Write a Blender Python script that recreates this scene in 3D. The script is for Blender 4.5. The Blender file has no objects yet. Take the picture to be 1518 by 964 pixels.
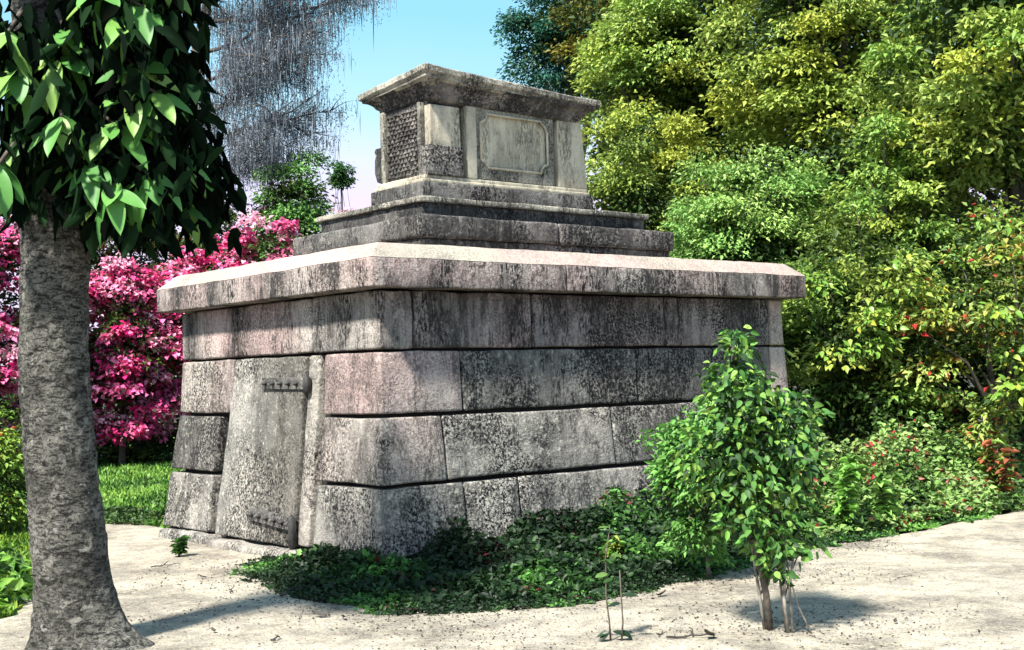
import bpy, bmesh, math, random
import numpy as np
from mathutils import Vector, Matrix, noise

# ------------------------------------------------------------------ camera
sc = bpy.context.scene
col = sc.collection
YAW, PITCH, ROLL, FPX = .6983, .0387, -.0279, 1913.33
CAM = Vector((-5.9692, -8.8883, 1.6))
cy_, sy_, cp_, sp_ = math.cos(YAW), math.sin(YAW), math.cos(PITCH), math.sin(PITCH)
FW = Vector((sy_*cp_, cy_*cp_, sp_)); R0 = Vector((cy_, -sy_, 0)); U0 = R0.cross(FW)
RT = R0*math.cos(ROLL) + U0*math.sin(ROLL); UP = U0*math.cos(ROLL) - R0*math.sin(ROLL)
cd = bpy.data.cameras.new('camera'); cam = bpy.data.objects.new('camera', cd); col.objects.link(cam)
M = Matrix((RT, UP, -FW)).transposed().to_4x4(); M.translation = CAM
cam.matrix_world = M
cd.sensor_width = 36; cd.lens = FPX/1518*36; cd.clip_start = .05; cd.clip_end = 2000
sc.camera = cam

# ------------------------------------------------------------------ light
SUN_EL, SUN_A = math.radians(54), math.radians(34)      # elevation; turned left from straight behind the camera
SUN_STRENGTH, SKY_STRENGTH, EXPOSURE = 4.9, .062, 1.25
lf = Vector((-cy_, sy_, 0)); bk = Vector((-sy_, -cy_, 0))
sdir = (lf*math.sin(SUN_A) + bk*math.cos(SUN_A))*math.cos(SUN_EL) + Vector((0, 0, math.sin(SUN_EL)))
sd = bpy.data.lights.new('sun', 'SUN'); sd.energy = SUN_STRENGTH; sd.angle = math.radians(5.); sd.color = (1, .95, .86)
so = bpy.data.objects.new('sun', sd); col.objects.link(so)
so.rotation_euler = sdir.to_track_quat('Z', 'Y').to_euler()
w = bpy.data.worlds.new('World'); sc.world = w; w.use_nodes = True
nt = w.node_tree; nt.nodes.clear()
N = nt.nodes.new; LK = nt.links.new
sky = N('ShaderNodeTexSky'); sky.sky_type = 'NISHITA'; sky.sun_disc = False
sky.sun_elevation = SUN_EL; sky.sun_rotation = math.atan2(sdir.x, sdir.y)
# tint of the hand coloured sky: lilac near the horizon, turquoise above
tc = N('ShaderNodeTexCoord'); sx = N('ShaderNodeSeparateXYZ'); LK(tc.outputs['Generated'], sx.inputs[0])
nz = N('ShaderNodeTexNoise'); nz.inputs['Scale'].default_value = 5; LK(tc.outputs['Generated'], nz.inputs['Vector'])
ma = N('ShaderNodeMath'); ma.operation = 'MULTIPLY_ADD'; ma.inputs[1].default_value = .05; LK(nz.outputs['Fac'], ma.inputs[0]); LK(sx.outputs['Z'], ma.inputs[2])
cr = N('ShaderNodeValToRGB'); LK(ma.outputs[0], cr.inputs[0])
e = cr.color_ramp.elements
e[0].position = 0.0; e[0].color = (7.4, 6.6, 8.6, 1)
e[1].position = 1.0; e[1].color = (3.0, 4.6, 6.4, 1)
for p, c in ((.155, (7.4, 6.4, 8.7, 1)), (.19, (6.4, 7.1, 8.9, 1)), (.225, (4.4, 7.2, 8.9, 1)), (.30, (2.7, 6.2, 8.3, 1)), (.5, (2.7, 5.2, 7.3, 1))):
    q = e.new(p); q.color = c
mx = N('ShaderNodeMix'); mx.data_type = 'RGBA'; mx.inputs[0].default_value = .85
LK(sky.outputs[0], mx.inputs[6]); LK(cr.outputs[0], mx.inputs[7])
bg = N('ShaderNodeBackground'); bg.inputs[1].default_value = SKY_STRENGTH; LK(mx.outputs[2], bg.inputs[0])
wo = N('ShaderNodeOutputWorld'); LK(bg.outputs[0], wo.inputs[0])
sc.view_settings.view_transform = 'Standard'; sc.view_settings.look = 'None'
sc.view_settings.exposure = EXPOSURE; sc.view_settings.gamma = 1

# ------------------------------------------------------------------ helpers
rnd = random.Random(7); rng = np.random.default_rng(11)
def W(L, D, z=0.):                                      # metres right of and in front of where the photographer stood
    return Vector((CAM.x + cy_*L + sy_*D, CAM.y - sy_*L + cy_*D, z))
def meta(o, label=None, cat=None, group=None, kind=None):
    if label: o['label'] = label
    if cat: o['category'] = cat
    if group: o['group'] = group
    if kind: o['kind'] = kind
    return o
def thing(name, loc, label, cat, group=None):
    o = bpy.data.objects.new(name, None); o.empty_display_size = .2; col.objects.link(o); o.location = loc
    return meta(o, label, cat, group)
def link(name, me, mat, parent=None, base=None):
    """base: world point that becomes the local origin (mesh given in world coordinates)"""
    mats = mat if isinstance(mat, (list, tuple)) else [mat]
    if not me.materials:
        for m in mats: me.materials.append(m)
    o = bpy.data.objects.new(name, me); col.objects.link(o)
    if base is not None: me.transform(Matrix.Translation(-Vector(base)))
    if parent: o.parent = parent
    return o
def mesh(name, vs, fs, smooth=False):
    me = bpy.data.meshes.new(name); me.from_pydata([tuple(v) for v in vs], [], fs); me.update()
    if smooth: me.polygons.foreach_set('use_smooth', [True]*len(me.polygons))
    return me
def tube_data(pts, rad, seg=8, rough=0., cap=True):
    vs, fs = [], []; n = len(pts)
    prev = None
    for i, p in enumerate(pts):
        p = Vector(p); t = (Vector(pts[min(i+1, n-1)]) - Vector(pts[max(i-1, 0)])).normalized()
        a = t.orthogonal().normalized() if prev is None else (prev - t*prev.dot(t)).normalized()
        prev = a; b = t.cross(a)
        for k in range(seg):
            th = 2*math.pi*k/seg; d = a*math.cos(th) + b*math.sin(th)
            r = rad[i]*(1 + rough*(noise.noise(Vector((p.x*3+d.x, p.y*3+d.y, p.z*2.2+d.z)))))
            vs.append(p + d*r)
    for i in range(n-1):
        for k in range(seg):
            fs.append((i*seg+k, i*seg+(k+1) % seg, (i+1)*seg+(k+1) % seg, (i+1)*seg+k))
    if cap: fs += [tuple(range(seg))[::-1], tuple((n-1)*seg+k for k in range(seg))]
    return vs, fs
def merge(parts):
    vs, fs = [], []
    for v, f in parts:
        o = len(vs); vs += list(v); fs += [tuple(i+o for i in q) for q in f]
    return vs, fs

# ------------------------------------------------------------------ materials
def newmat(name):
    m = bpy.data.materials.new(name); m.use_nodes = True; nt = m.node_tree
    return m, nt, nt.nodes['Principled BSDF']
def setp(b, rough, spec=.3):
    b.inputs['Roughness'].default_value = rough; b.inputs['Specular IOR Level'].default_value = spec
class NB:
    def __init__(s, nt): s.nt = nt; s.tc = nt.nodes.new('ShaderNodeTexCoord').outputs['Object']
    def scaled(s, v, off=0.):
        m = s.nt.nodes.new('ShaderNodeMapping'); s.nt.links.new(s.tc, m.inputs[0]); m.inputs['Scale'].default_value = v
        m.inputs['Location'].default_value = (off, off*.7, off*1.3); return m.outputs[0]
    def noise(s, vec, scale, detail=4, rough=.6, dist=0.):
        n = s.nt.nodes.new('ShaderNodeTexNoise'); s.nt.links.new(vec, n.inputs['Vector']); n.inputs['Scale'].default_value = scale
        n.inputs['Detail'].default_value = detail; n.inputs['Roughness'].default_value = rough; n.inputs['Distortion'].default_value = dist
        return n.outputs['Fac']
    def ramp(s, fac, stops):
        r = s.nt.nodes.new('ShaderNodeValToRGB'); s.nt.links.new(fac, r.inputs[0]); e = r.color_ramp.elements
        def c(x): return (x, x, x, 1) if isinstance(x, (int, float)) else (*x, 1)
        e[0].position, e[0].color = stops[0][0], c(stops[0][1]); e[1].position, e[1].color = stops[-1][0], c(stops[-1][1])
        for p, x in stops[1:-1]: q = e.new(p); q.color = c(x)
        return r.outputs[0]
    def math(s, op, a, b):
        m = s.nt.nodes.new('ShaderNodeMath'); m.operation = op; m.use_clamp = True
        for i, x in enumerate((a, b)):
            if isinstance(x, (int, float)): m.inputs[i].default_value = x
            else: s.nt.links.new(x, m.inputs[i])
        return m.outputs[0]
    def mix(s, f, a, b, mode='MIX'):
        m = s.nt.nodes.new('ShaderNodeMix'); m.data_type = 'RGBA'; m.blend_type = mode
        for i, x in ((0, f), (6, a), (7, b)):
            if isinstance(x, (int, float)): m.inputs[i].default_value = x
            elif isinstance(x, tuple): m.inputs[i].default_value = (*x, 1)
            else: s.nt.links.new(x, m.inputs[i])
        return m.outputs[2]
    def bump(s, bsdf, *hs, dist=.02, strength=1.):
        prev = None
        for h, d in hs:
            b = s.nt.nodes.new('ShaderNodeBump'); b.inputs['Distance'].default_value = d; b.inputs['Strength'].default_value = strength
            s.nt.links.new(h, b.inputs['Height'])
            if prev: s.nt.links.new(prev, b.inputs['Normal'])
            prev = b.outputs[0]
        s.nt.links.new(prev, bsdf.inputs['Normal'])

def stone(name, base=(.36, .35, .32), pale=(.70, .66, .57), pink=.3, streak=.5, speck=.5, lichen=.3, off=0., grain=1., bk=1.):
    m, nt, b = newmat(name); setp(b, .95, .15); n = NB(nt); o = n.scaled((1, 1, 1), off)
    c = n.mix(n.ramp(n.noise(o, 1.3, 4), [(.38, 0.), (.66, 1.)]), base, pale)
    oi = nt.nodes.new('ShaderNodeObjectInfo')
    c = n.mix(n.ramp(oi.outputs['Random'], [(0, .0), (1, .35)]), c, tuple(x*.55 for x in base))
    c = n.mix(n.math('MULTIPLY', n.ramp(n.noise(o, .55, 2), [(.40, 0.), (.6, 1.)]), pink), c, (.60, .40, .385))
    # grain of the coarse coral stone
    c = n.mix(n.math('MULTIPLY', n.ramp(n.noise(o, 48, 4, .75), [(.34, 1.), (.54, 0.)]), n.math('MULTIPLY', n.ramp(n.noise(o, 2.1, 5, .6), [(.36, .25), (.62, 1.)]), grain)), c, (.07, .068, .065))
    # black weathering: blotches, speckle and run marks
    big = n.ramp(n.noise(o, 1.3, 6, .6, .6), [(.42, 0.), (.60, 1.)])
    fine = n.ramp(n.noise(o, 38, 6, .85), [(.46, 0.), (.53, 1.)])
    sp = n.math('MULTIPLY', n.math('ADD', n.math('MULTIPLY', big, .9), .14), fine)
    sp = n.math('MULTIPLY', sp, speck*2.0)
    c = n.mix(sp, c, (.014, .014, .016))
    st = n.ramp(n.noise(n.scaled((2.6, 2.6, .62), off+3), 1.5, 9, .76, .6), [(.50-.07*streak, 0.), (.575, 1.)])
    brk = n.ramp(n.noise(n.scaled((30, 30, 10), off), 1.5, 5, .75), [(.44, .05), (.54, 1.)])
    c = n.mix(n.math('MULTIPLY', n.math('MULTIPLY', st, brk), min(1, streak*1.6)), c, (.012, .012, .014))
    wet = n.ramp(n.noise(n.scaled((1.1, 1.1, .5), off+31), 1.6, 4, .55, .4), [(.46, 0.), (.60, 1.)])
    wet = n.math('MULTIPLY', wet, n.ramp(n.noise(n.scaled((9, 9, 1.2), off+5), 1.4, 6, .7), [(.34, .2), (.52, 1.)]))
    c = n.mix(n.math('MULTIPLY', wet, min(.9, streak*1.1)), c, (.035, .034, .034))
    dr = n.ramp(n.noise(n.scaled((6, 6, .35), off+41), 1.8, 3, .5), [(.62, 0.), (.68, 1.)])
    c = n.mix(n.math('MULTIPLY', n.math('MULTIPLY', dr, brk), streak*.45), c, tuple(x*.8 for x in pale))
    li = n.ramp(n.noise(n.scaled((1, 1, 1), off+9), 16, 3, .6), [(.60, 0.), (.66, 1.)])
    c = n.mix(n.math('MULTIPLY', li, lichen), c, (.66, .64, .54))
    nt.links.new(c, b.inputs['Base Color'])
    n.bump(b, (n.noise(o, 9, 6, .7), .035*bk), (n.noise(o, 60, 4, .7), .012*bk))
    return m
M_wall = [stone('weathered_stone_%d' % i, base=b_, pale=p_, pink=p, streak=s, speck=k, off=i*5.3, lichen=l) for i, (b_, p_, p, s, k, l) in enumerate((
    ((.44, .42, .38), (.74, .69, .60), .40, .45, .50, .35), ((.30, .29, .27), (.56, .54, .48), .10, .6, .95, .35), ((.54, .48, .44), (.80, .73, .66), .7, .40, .28, .2), ((.40, .385, .35), (.72, .68, .60), .10, .4, .75, .5)))]
M_frieze = stone('frieze_stone', base=(.48, .44, .41), pale=(.78, .70, .64), pink=.65, streak=.75, speck=.35, lichen=.15, off=2.2)
M_frieze_dark = stone('stained_frieze_stone', base=(.34, .32, .31), pale=(.60, .55, .52), pink=.4, streak=1., speck=.7, lichen=.15, off=5.2)
M_pale = stone('pale_stone', base=(.50, .46, .42), pale=(.66, .60, .53), pink=.5, streak=.2, speck=.18, off=1.)
M_top = stone('slab_top_stone', base=(.40, .355, .31), pale=(.56, .53, .42), pink=.5, streak=.12, speck=.16, lichen=.2, off=4., grain=.5, bk=.7)
M_slab = stone('slab_stone', base=(.54, .50, .46), pale=(.78, .70, .64), pink=.7, streak=.95, speck=.5, off=6.)
M_dark = stone('dark_stone', base=(.23, .22, .21), pale=(.38, .36, .33), pink=.1, streak=.7, speck=.8, lichen=.2, off=8.)
M_black = stone('black_stained_stone', base=(.13, .125, .12), pale=(.24, .23, .21), pink=.0, streak=.8, speck=.95, lichen=.15, off=8.)
M_ped = stone('monument_stone', base=(.70, .645, .49), pale=(.80, .74, .58), pink=.1, streak=.42, speck=.14, lichen=.0, off=11., grain=.25, bk=.25)
M_pedm = stone('monument_grey_stone', base=(.48, .46, .38), pale=(.64, .60, .50), pink=.05, streak=.55, speck=.38, lichen=.2, off=13.)
M_jamb = stone('door_surround_stone', base=(.44, .41, .37), pale=(.70, .64, .56), pink=.15, streak=.25, speck=.5, lichen=.5, off=17.)
def door_mat():
    m = stone('door_stone', base=(.34, .325, .30), pale=(.60, .56, .50), pink=.0, streak=.3, speck=.5, lichen=.6, off=15.)
    nt = m.node_tree; b = nt.nodes['Principled BSDF']; n = NB(nt); src = b.inputs['Base Color'].links[0].from_socket
    sx = nt.nodes.new('ShaderNodeSeparateXYZ'); nt.links.new(n.tc, sx.inputs[0])
    f = n.math('ADD', n.math('MULTIPLY', n.math('SUBTRACT', 2.75, sx.outputs['Y']), .42), n.math('MULTIPLY', n.noise(n.scaled((2, 2, .8), 4), 3, 5, .7), .35))
    f = n.math('MULTIPLY', n.ramp(f, [(.30, 0.), (.66, 1.)]), .95)     # old dark weathering on the hinge side
    nt.links.new(n.mix(f, src, (.34, .33, .32), 'MULTIPLY'), b.inputs['Base Color']); return m
M_door = door_mat()
def plain(name, c, rough=.8, var=.3, sc_=20, bump=.004):
    m, nt, b = newmat(name); setp(b, rough, .3); n = NB(nt)
    f = n.noise(n.scaled((1, 1, 1)), sc_, 4)
    nt.links.new(n.mix(n.ramp(f, [(.35, 0.), (.65, 1.)]), tuple(x*(1-var) for x in c), tuple(min(1, x*(1+var)) for x in c)), b.inputs['Base Color'])
    n.bump(b, (f, bump)); return m
M_mortar = plain('mortar_shadow_core', (.018, .018, .018), .95)
M_iron = stone('corroded_iron', base=(.20, .19, .18), pale=(.34, .32, .30), pink=.0, streak=.3, speck=.5, lichen=.2, off=21.)
M_bolt = plain('iron_bolt', (.035, .034, .034), .6)
M_bark = stone('bark', base=(.17, .165, .15), pale=(.36, .35, .32), pink=0, streak=.25, speck=.75, lichen=.35, off=3.)
def bark_mat():
    m, nt, b = newmat('mottled_bark'); setp(b, .95, .1); n = NB(nt); o = n.scaled((1, 1, 1))
    c = n.mix(n.ramp(n.noise(o, 2.5, 5, .6), [(.38, 0.), (.62, 1.)]), (.15, .145, .13), (.33, .32, .28))
    cr_ = n.noise(n.scaled((9, 9, 26)), 1.6, 7, .75, .8)
    c = n.mix(n.ramp(cr_, [(.42, 1.), (.54, 0.)]), c, (.03, .03, .028))
    c = n.mix(n.ramp(n.noise(o, 60, 4, .8), [(.40, .9), (.50, 0.)]), c, (.03, .03, .03))
    c = n.mix(n.ramp(n.noise(n.scaled((1, 1, 1), 6), 11, 5, .7), [(.58, 0.), (.63, .7)]), c, (.46, .45, .40))
    nt.links.new(c, b.inputs['Base Color']); n.bump(b, (cr_, .05), (n.noise(o, 40, 5, .75), .02)); return m
M_bark = bark_mat()
M_bark2 = plain('twig_bark', (.10, .085, .07), .85, .4)
M_bark3 = plain('pale_stem_bark', (.22, .20, .17), .85, .4)
M_dry = plain('dry_leaf', (.055, .05, .045), .75, .5)
M_twig = plain('dry_twig', (.05, .045, .04), .85, .5)
M_pebble = plain('pebble', (.22, .20, .18), .9, .5)

def leafmat(name, trans=.25, rough=.5, spec=.3):
    m, nt, b = newmat(name); setp(b, rough, spec)
    a = nt.nodes.new('ShaderNodeAttribute'); a.attribute_name = 'Col'
    nt.links.new(a.outputs['Color'], b.inputs['Base Color'])
    t = nt.nodes.new('ShaderNodeBsdfTranslucent'); nt.links.new(a.outputs['Color'], t.inputs[0])
    mx = nt.nodes.new('ShaderNodeMixShader'); mx.inputs[0].default_value = trans
    nt.links.new(b.outputs[0], mx.inputs[1]); nt.links.new(t.outputs[0], mx.inputs[2])
    nt.links.new(mx.outputs[0], nt.nodes['Material Output'].inputs[0]); return m
M_leaf = leafmat('foliage'); M_shade = leafmat('painted_shade_foliage', .1, .95, .0); M_moss = leafmat('hanging_moss', .15, .9, .1); M_petal = leafmat('blossom', .35, .7, .2)
def leafobjmat(name, ca, cb, cc, rough=.42):
    m, nt, b = newmat(name); setp(b, rough, .4); n = NB(nt)
    oi = nt.nodes.new('ShaderNodeObjectInfo')
    c = n.ramp(oi.outputs['Random'], [(0, ca), (.5, cb), (1, cc)])
    c = n.mix(n.ramp(n.noise(n.scaled((1, 1, 1)), 30, 3), [(.4, 0.), (.7, .4)]), c, tuple(x*.6 for x in cb))
    nt.links.new(c, b.inputs['Base Color'])
    t = nt.nodes.new('ShaderNodeBsdfTranslucent'); nt.links.new(c, t.inputs[0])
    mx = nt.nodes.new('ShaderNodeMixShader'); mx.inputs[0].default_value = .2
    nt.links.new(b.outputs[0], mx.inputs[1]); nt.links.new(t.outputs[0], mx.inputs[2])
    nt.links.new(mx.outputs[0], nt.nodes['Material Output'].inputs[0]); return m
M_bigleaf = leafobjmat('broad_leaf', (.06, .20, .04), (.13, .35, .07), (.26, .40, .08), .5)
M_bigleafd = leafobjmat('broad_leaf_inner', (.006, .016, .008), (.012, .03, .012), (.02, .05, .018))
M_smleaf = leafobjmat('sapling_leaf', (.012, .04, .010), (.07, .20, .035), (.20, .36, .06), .6)  # darkest tone paints shade among the young tree's leaves
M_midleaf = leafobjmat('dull_leaf', (.02, .05, .015), (.05, .13, .03), (.14, .24, .05), .55)
M_shleaf = leafobjmat('hedge_leaf', (.12, .26, .03), (.20, .36, .05), (.36, .36, .05))

# ------------------------------------------------------------------ ground
PATH = [(-30, 2), (-8, .5), (-3.3, .35), (-2.75, .6), (-1.2, 4.3), (.0, 6.6), (.35, 6.5), (.38, 5.5), (.3, 4.6), (.6, 3.9), (.6, 1.9), (-.45, 1.35), (-.70, .87),
        (-1.02, -.2), (-1.03, -.92), (-.93, -1.55), (-.5, -1.9), (.3, -2.22), (1.2, -2.15), (2.2, -2.0), (3.4, -1.74), (5.2, -1.75), (7.2, -1.68), (14, -1.0), (40, 0), (40, -30), (-30, -30)]
PA = np.array(PATH, float)
def sdist(P):                                           # signed distance to the path outline, + inside
    P = np.asarray(P, float); d = np.full(len(P), 1e9); ins = np.zeros(len(P), bool)
    for a, b in zip(PA, np.roll(PA, -1, 0)):
        e = b-a; t = np.clip(((P-a)@e)/(e@e), 0, 1); q = a + t[:, None]*e
        d = np.minimum(d, np.hypot(*(P-q).T))
        c = (a[1] > P[:, 1]) != (b[1] > P[:, 1])
        with np.errstate(divide='ignore', invalid='ignore'): xx = (b[0]-a[0])*(P[:, 1]-a[1])/(b[1]-a[1]) + a[0]
        ins ^= c & (P[:, 0] < xx)
    return np.where(ins, d, -d)
def gh(x, y):
    return .03*noise.noise(Vector((x*.35, y*.35, 1.))) + .012*noise.noise(Vector((x*1.7, y*1.7, 5.)))
m, nt_, b = newmat('sand'); setp(b, .95, .1); n = NB(nt_); o = n.scaled((1, 1, 1))
c = n.mix(n.ramp(n.noise(o, .8, 4), [(.35, 0.), (.65, 1.)]), (.48, .425, .34), (.57, .51, .395))
c = n.mix(n.ramp(n.noise(o, 5, 6, .75), [(.40, .7), (.54, 0.)]), c, (.30, .28, .25))
c = n.mix(n.ramp(n.noise(o, 45, 5, .8), [(.37, .9), (.49, 0.)]), c, (.10, .09, .08))
c = n.mix(n.math('MULTIPLY', n.ramp(n.noise(n.scaled((1, 1, 1), 7), 1.1, 6, .7), [(.44, 0.), (.60, 1.)]), n.ramp(n.noise(o, 20, 5, .8), [(.40, .25), (.56, 1.)])), c, (.17, .15, .125))
nt_.links.new(c, b.inputs['Base Color']); n.bump(b, (n.noise(o, 7, 6, .7), .05), (n.noise(o, 60, 3, .7), .012)); M_sand = m
M_soil = plain('dark_soil', (.045, .05, .03), .95, .5, 3, .03)
def grid(name, x0, x1, y0, y1, st, zf, keep=None):
    xs = np.arange(x0, x1+1e-6, st); ys = np.arange(y0, y1+1e-6, st); nx, ny = len(xs), len(ys)
    X, Y = np.meshgrid(xs, ys); Pn = np.stack([X.ravel(), Y.ravel()], 1); Z = zf(Pn)
    vs = np.column_stack([Pn, Z]); i = (np.arange(ny-1)[:, None]*nx + np.arange(nx-1)).ravel()
    F = np.stack([i, i+1, i+1+nx, i+nx], 1)
    if keep is not None: k = keep(Pn); F = F[k[F].all(1)]
    used = np.unique(F); mp = np.zeros(len(vs), int); mp[used] = np.arange(len(used))
    return mesh(name, vs[used].tolist(), mp[F].tolist(), True)
ghs = lambda P: np.array([gh(x, y) for x, y in P])
def far_sheet():
    vs, fs = [], []
    rs = [14, 20, 35, 70, 160, 400, 900]; seg = 64; vs.append((2, 2, -.06)); 
    for r in rs:
        for k in range(seg):
            a = 2*math.pi*k/seg; vs.append((2+r*math.cos(a), 2+r*math.sin(a), -.06))
    for k in range(seg): fs.append((0, 1+k, 1+(k+1) % seg))
    for j in range(len(rs)-1):
        for k in range(seg): fs.append((1+j*seg+k, 1+(j+1)*seg+k, 1+(j+1)*seg+(k+1) % seg, 1+j*seg+(k+1) % seg))
    return mesh('ground', vs, fs)
meta(link('ground', far_sheet(), M_soil), 'dark soil ground under the shrubs and lawn reaching the horizon', None, None, 'structure')
def sand_z(P):
    d = sdist(P); jit = np.array([.12*noise.noise(Vector((x*2.5, y*2.5, 0))) for x, y in P])
    return ghs(P) + np.clip((d+jit)*.5, -.09, .0)
meta(link('sand_path', grid('sand_path', -12, 20, -14, 9, .11, sand_z, lambda P: sdist(P) > -.3), M_sand), 'pale sandy path sweeping round the tomb', None, None, 'structure')

# ------------------------------------------------------------------ foliage
def rdir(n): v = rng.normal(size=(n, 3)); return v/np.linalg.norm(v, axis=1)[:, None]
def unit(v): return v/np.maximum(np.linalg.norm(v, axis=1), 1e-9)[:, None]
def leaf_mesh(name, P, D, Nn, Ls, Ws, C, fold=.18, droop=.15, oval=False):
    n = len(P); D = unit(D); S = unit(np.cross(D, Nn)); Nn = np.cross(S, D)
    L = Ls[:, None]; Wd = Ws[:, None]
    if oval:                                            # rounder leaf for plants close to the path
        v = np.empty((n, 6, 3)); v[:, 0] = P
        v[:, 1] = P + D*L*.22 + S*Wd*.42 + Nn*L*fold; v[:, 2] = P + D*L*.6 + S*Wd*.44 + Nn*L*(fold-droop*.3)
        v[:, 3] = P + D*L - Nn*L*droop; v[:, 4] = P + D*L*.6 - S*Wd*.44 + Nn*L*(fold-droop*.3); v[:, 5] = P + D*L*.22 - S*Wd*.42 + Nn*L*fold
        T = [0, 1, 2, 0, 2, 3, 0, 3, 4, 0, 4, 5]
    else:
        v = np.empty((n, 4, 3)); v[:, 0] = P
        v[:, 1] = P + D*L*.42 + S*Wd*.5 + Nn*L*fold; v[:, 2] = P + D*L - Nn*L*droop; v[:, 3] = P + D*L*.42 - S*Wd*.5 + Nn*L*fold
        T = [0, 1, 2, 0, 2, 3]
    kv, kt = v.shape[1], len(T)//3
    me = bpy.data.meshes.new(name); me.vertices.add(kv*n); me.vertices.foreach_set('co', v.ravel())
    F = (np.arange(n)[:, None]*kv + np.array(T)).ravel()
    me.loops.add(3*kt*n); me.loops.foreach_set('vertex_index', F.astype(np.int32))
    me.polygons.add(kt*n); me.polygons.foreach_set('loop_start', (np.arange(kt*n)*3).astype(np.int32))
    me.update(calc_edges=True)
    a = me.color_attributes.new('Col', 'FLOAT_COLOR', 'POINT')
    cc = np.ones((n, kv, 4)); cc[:, :, :3] = C[:, None, :]; a.data.foreach_set('color', cc.ravel())
    return me
def palette(pal, n, jit=.25, per=None):
    pal = np.array(pal); k = rng.integers(0, len(pal), n) if per is None else per
    return np.clip(pal[k]*(1+rng.normal(size=(n, 1))*jit), .003, .9)
def clumps(Cs, Rs, nl, size, pal, flat=.6, up=.7, down=.25, aspect=.5, stray=.22, out=None, accent=None, acc=0.):
    """leaf arrays for a set of clumps; each clump is a dome of leaves facing outwards and upwards"""
    P, D, Nn, Ls, Ws, C = [], [], [], [], [], []
    pal = np.array(pal)
    for c, r in zip(Cs, Rs):
        n = int(nl*(r/np.mean(Rs))**1.5)+4
        d = rdir(n); d[:, 2] = np.where(d[:, 2] < -.3, -d[:, 2], d[:, 2])
        rr = r*rng.uniform(.35, 1.0, n)**.6
        rr *= 1+stray*rng.normal(size=n)
        p = np.array(c) + d*rr[:, None]*np.array([1, 1, flat])
        o = d.copy(); 
        if out is not None: o = unit(o + out)
        dd = unit(o*[1, 1, .3] + [0, 0, -down] + rng.normal(size=(n, 3))*.35)
        nn = unit(o + [0, 0, up] + rng.normal(size=(n, 3))*.5)
        base = pal[rng.integers(0, len(pal))]*rng.uniform(.8, 1.2)
        mixc = palette(pal, n); cc = base*.6 + mixc*.4
        if accent is not None:
            k = rng.random(n) < acc; cc[k] = palette(accent, k.sum())
        P.append(p); D.append(dd); Nn.append(nn); s = size*rng.uniform(.6, 1.25, n); Ls.append(s); Ws.append(s*aspect*rng.uniform(.8, 1.2, n)); C.append(cc)
    return [np.concatenate(x) for x in (P, D, Nn, Ls, Ws, C)]
def ellipsoid_clumps(c, R, n, r0, r1, fill=.35, zmin=None, toward=True):
    """clump centres on the shell of an ellipsoid (plus some inside), mostly the half towards the path"""
    out, rs = [], []; c = np.array(c); R = np.array(R); cam2 = np.array([CAM.x, CAM.y, CAM.z+2]); vd = unit((cam2-c)[None])[0]
    while len(out) < n:
        d = rdir(1)[0]
        if toward and d@vd < -.25 and rng.random() < .75: continue
        lump = 1 + .22*noise.noise(Vector(d*1.7) + Vector(c))
        k = rng.uniform(.3, .8) if rng.random() < fill else rng.uniform(.82, 1.05)
        p = c + d*R*k*lump
        if zmin is not None and p[2] < zmin: continue
        out.append(p); rs.append(rng.uniform(r0, r1))
    return out, rs
def big_leaf_mesh(name, L, Wd, bend, shape='lance', cup=.12):
    n = 11; vs, fs = [], []
    for i in range(n):
        t = i/(n-1); 
        wv = (math.sin(math.pi*min(1, t**.85))**.75 if shape == 'lance' else math.sin(math.pi*t**.62)**.9)*Wd*.5
        if i in (0, n-1): wv = .004*L
        z = -bend*L*t*t
        x = L*t*(1-.12*bend*t)
        for s in (-1, 0, 1): vs.append((x, s*wv, z + (abs(s)*cup*Wd)))
    for i in range(n-1):
        for s in (0, 1): a = i*3+s; fs.append((a, a+1, a+4, a+3))
    return mesh(name, vs, fs, True)
def frame(P, D, Nn):
    D = Vector(D).normalized(); S = Vector(Nn).cross(D).normalized(); Z = D.cross(S)
    m = Matrix((D, S, Z)).transposed().to_4x4(); m.translation = Vector(P); return m
def leaf_objects(parent, meshes, mat, P, D, Nn, scale=None):
    inv = Vector(parent.location)
    for i in range(len(P)):
        me = meshes[i % len(meshes)]
        if not me.materials: me.materials.append(mat)
        o = bpy.data.objects.new('leaf', me); o.parent = parent
        m = frame(Vector(P[i])-inv, D[i], Nn[i])
        o.matrix_local = m @ Matrix.Scale(1 if scale is None else float(scale[i]), 4)
        col.objects.link(o)
def limbs(base, fork, targets, r0, seg=7, thick=.22, wob=.15):
    """trunk from base to fork and limbs to the targets"""
    base, fork = Vector(base), Vector(fork); out = []
    k = 7; pts = [base.lerp(fork, i/(k-1)) + Vector((rnd.uniform(-1, 1), rnd.uniform(-1, 1), 0))*wob*r0*2*(0 < i) for i in range(k)]
    trunk = tube_data(pts, [r0*(1.35 if i == 0 else 1.05-.4*i/(k-1)) for i in range(k)], seg+2, .2)
    for t in targets:
        t = Vector(t); s = pts[-1 - rnd.randrange(3)]; mid = s.lerp(t, .5) + Vector((rnd.uniform(-.1, .1), rnd.uniform(-.1, .1), .12))*(t-s).length
        pp = [s, s.lerp(mid, .55), mid, mid.lerp(t, .6), t]
        out.append(tube_data(pp, [r0*thick*2*x for x in (1., .75, .5, .3, .12)], seg-2, .1))
    return trunk, merge(out) if out else None
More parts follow.
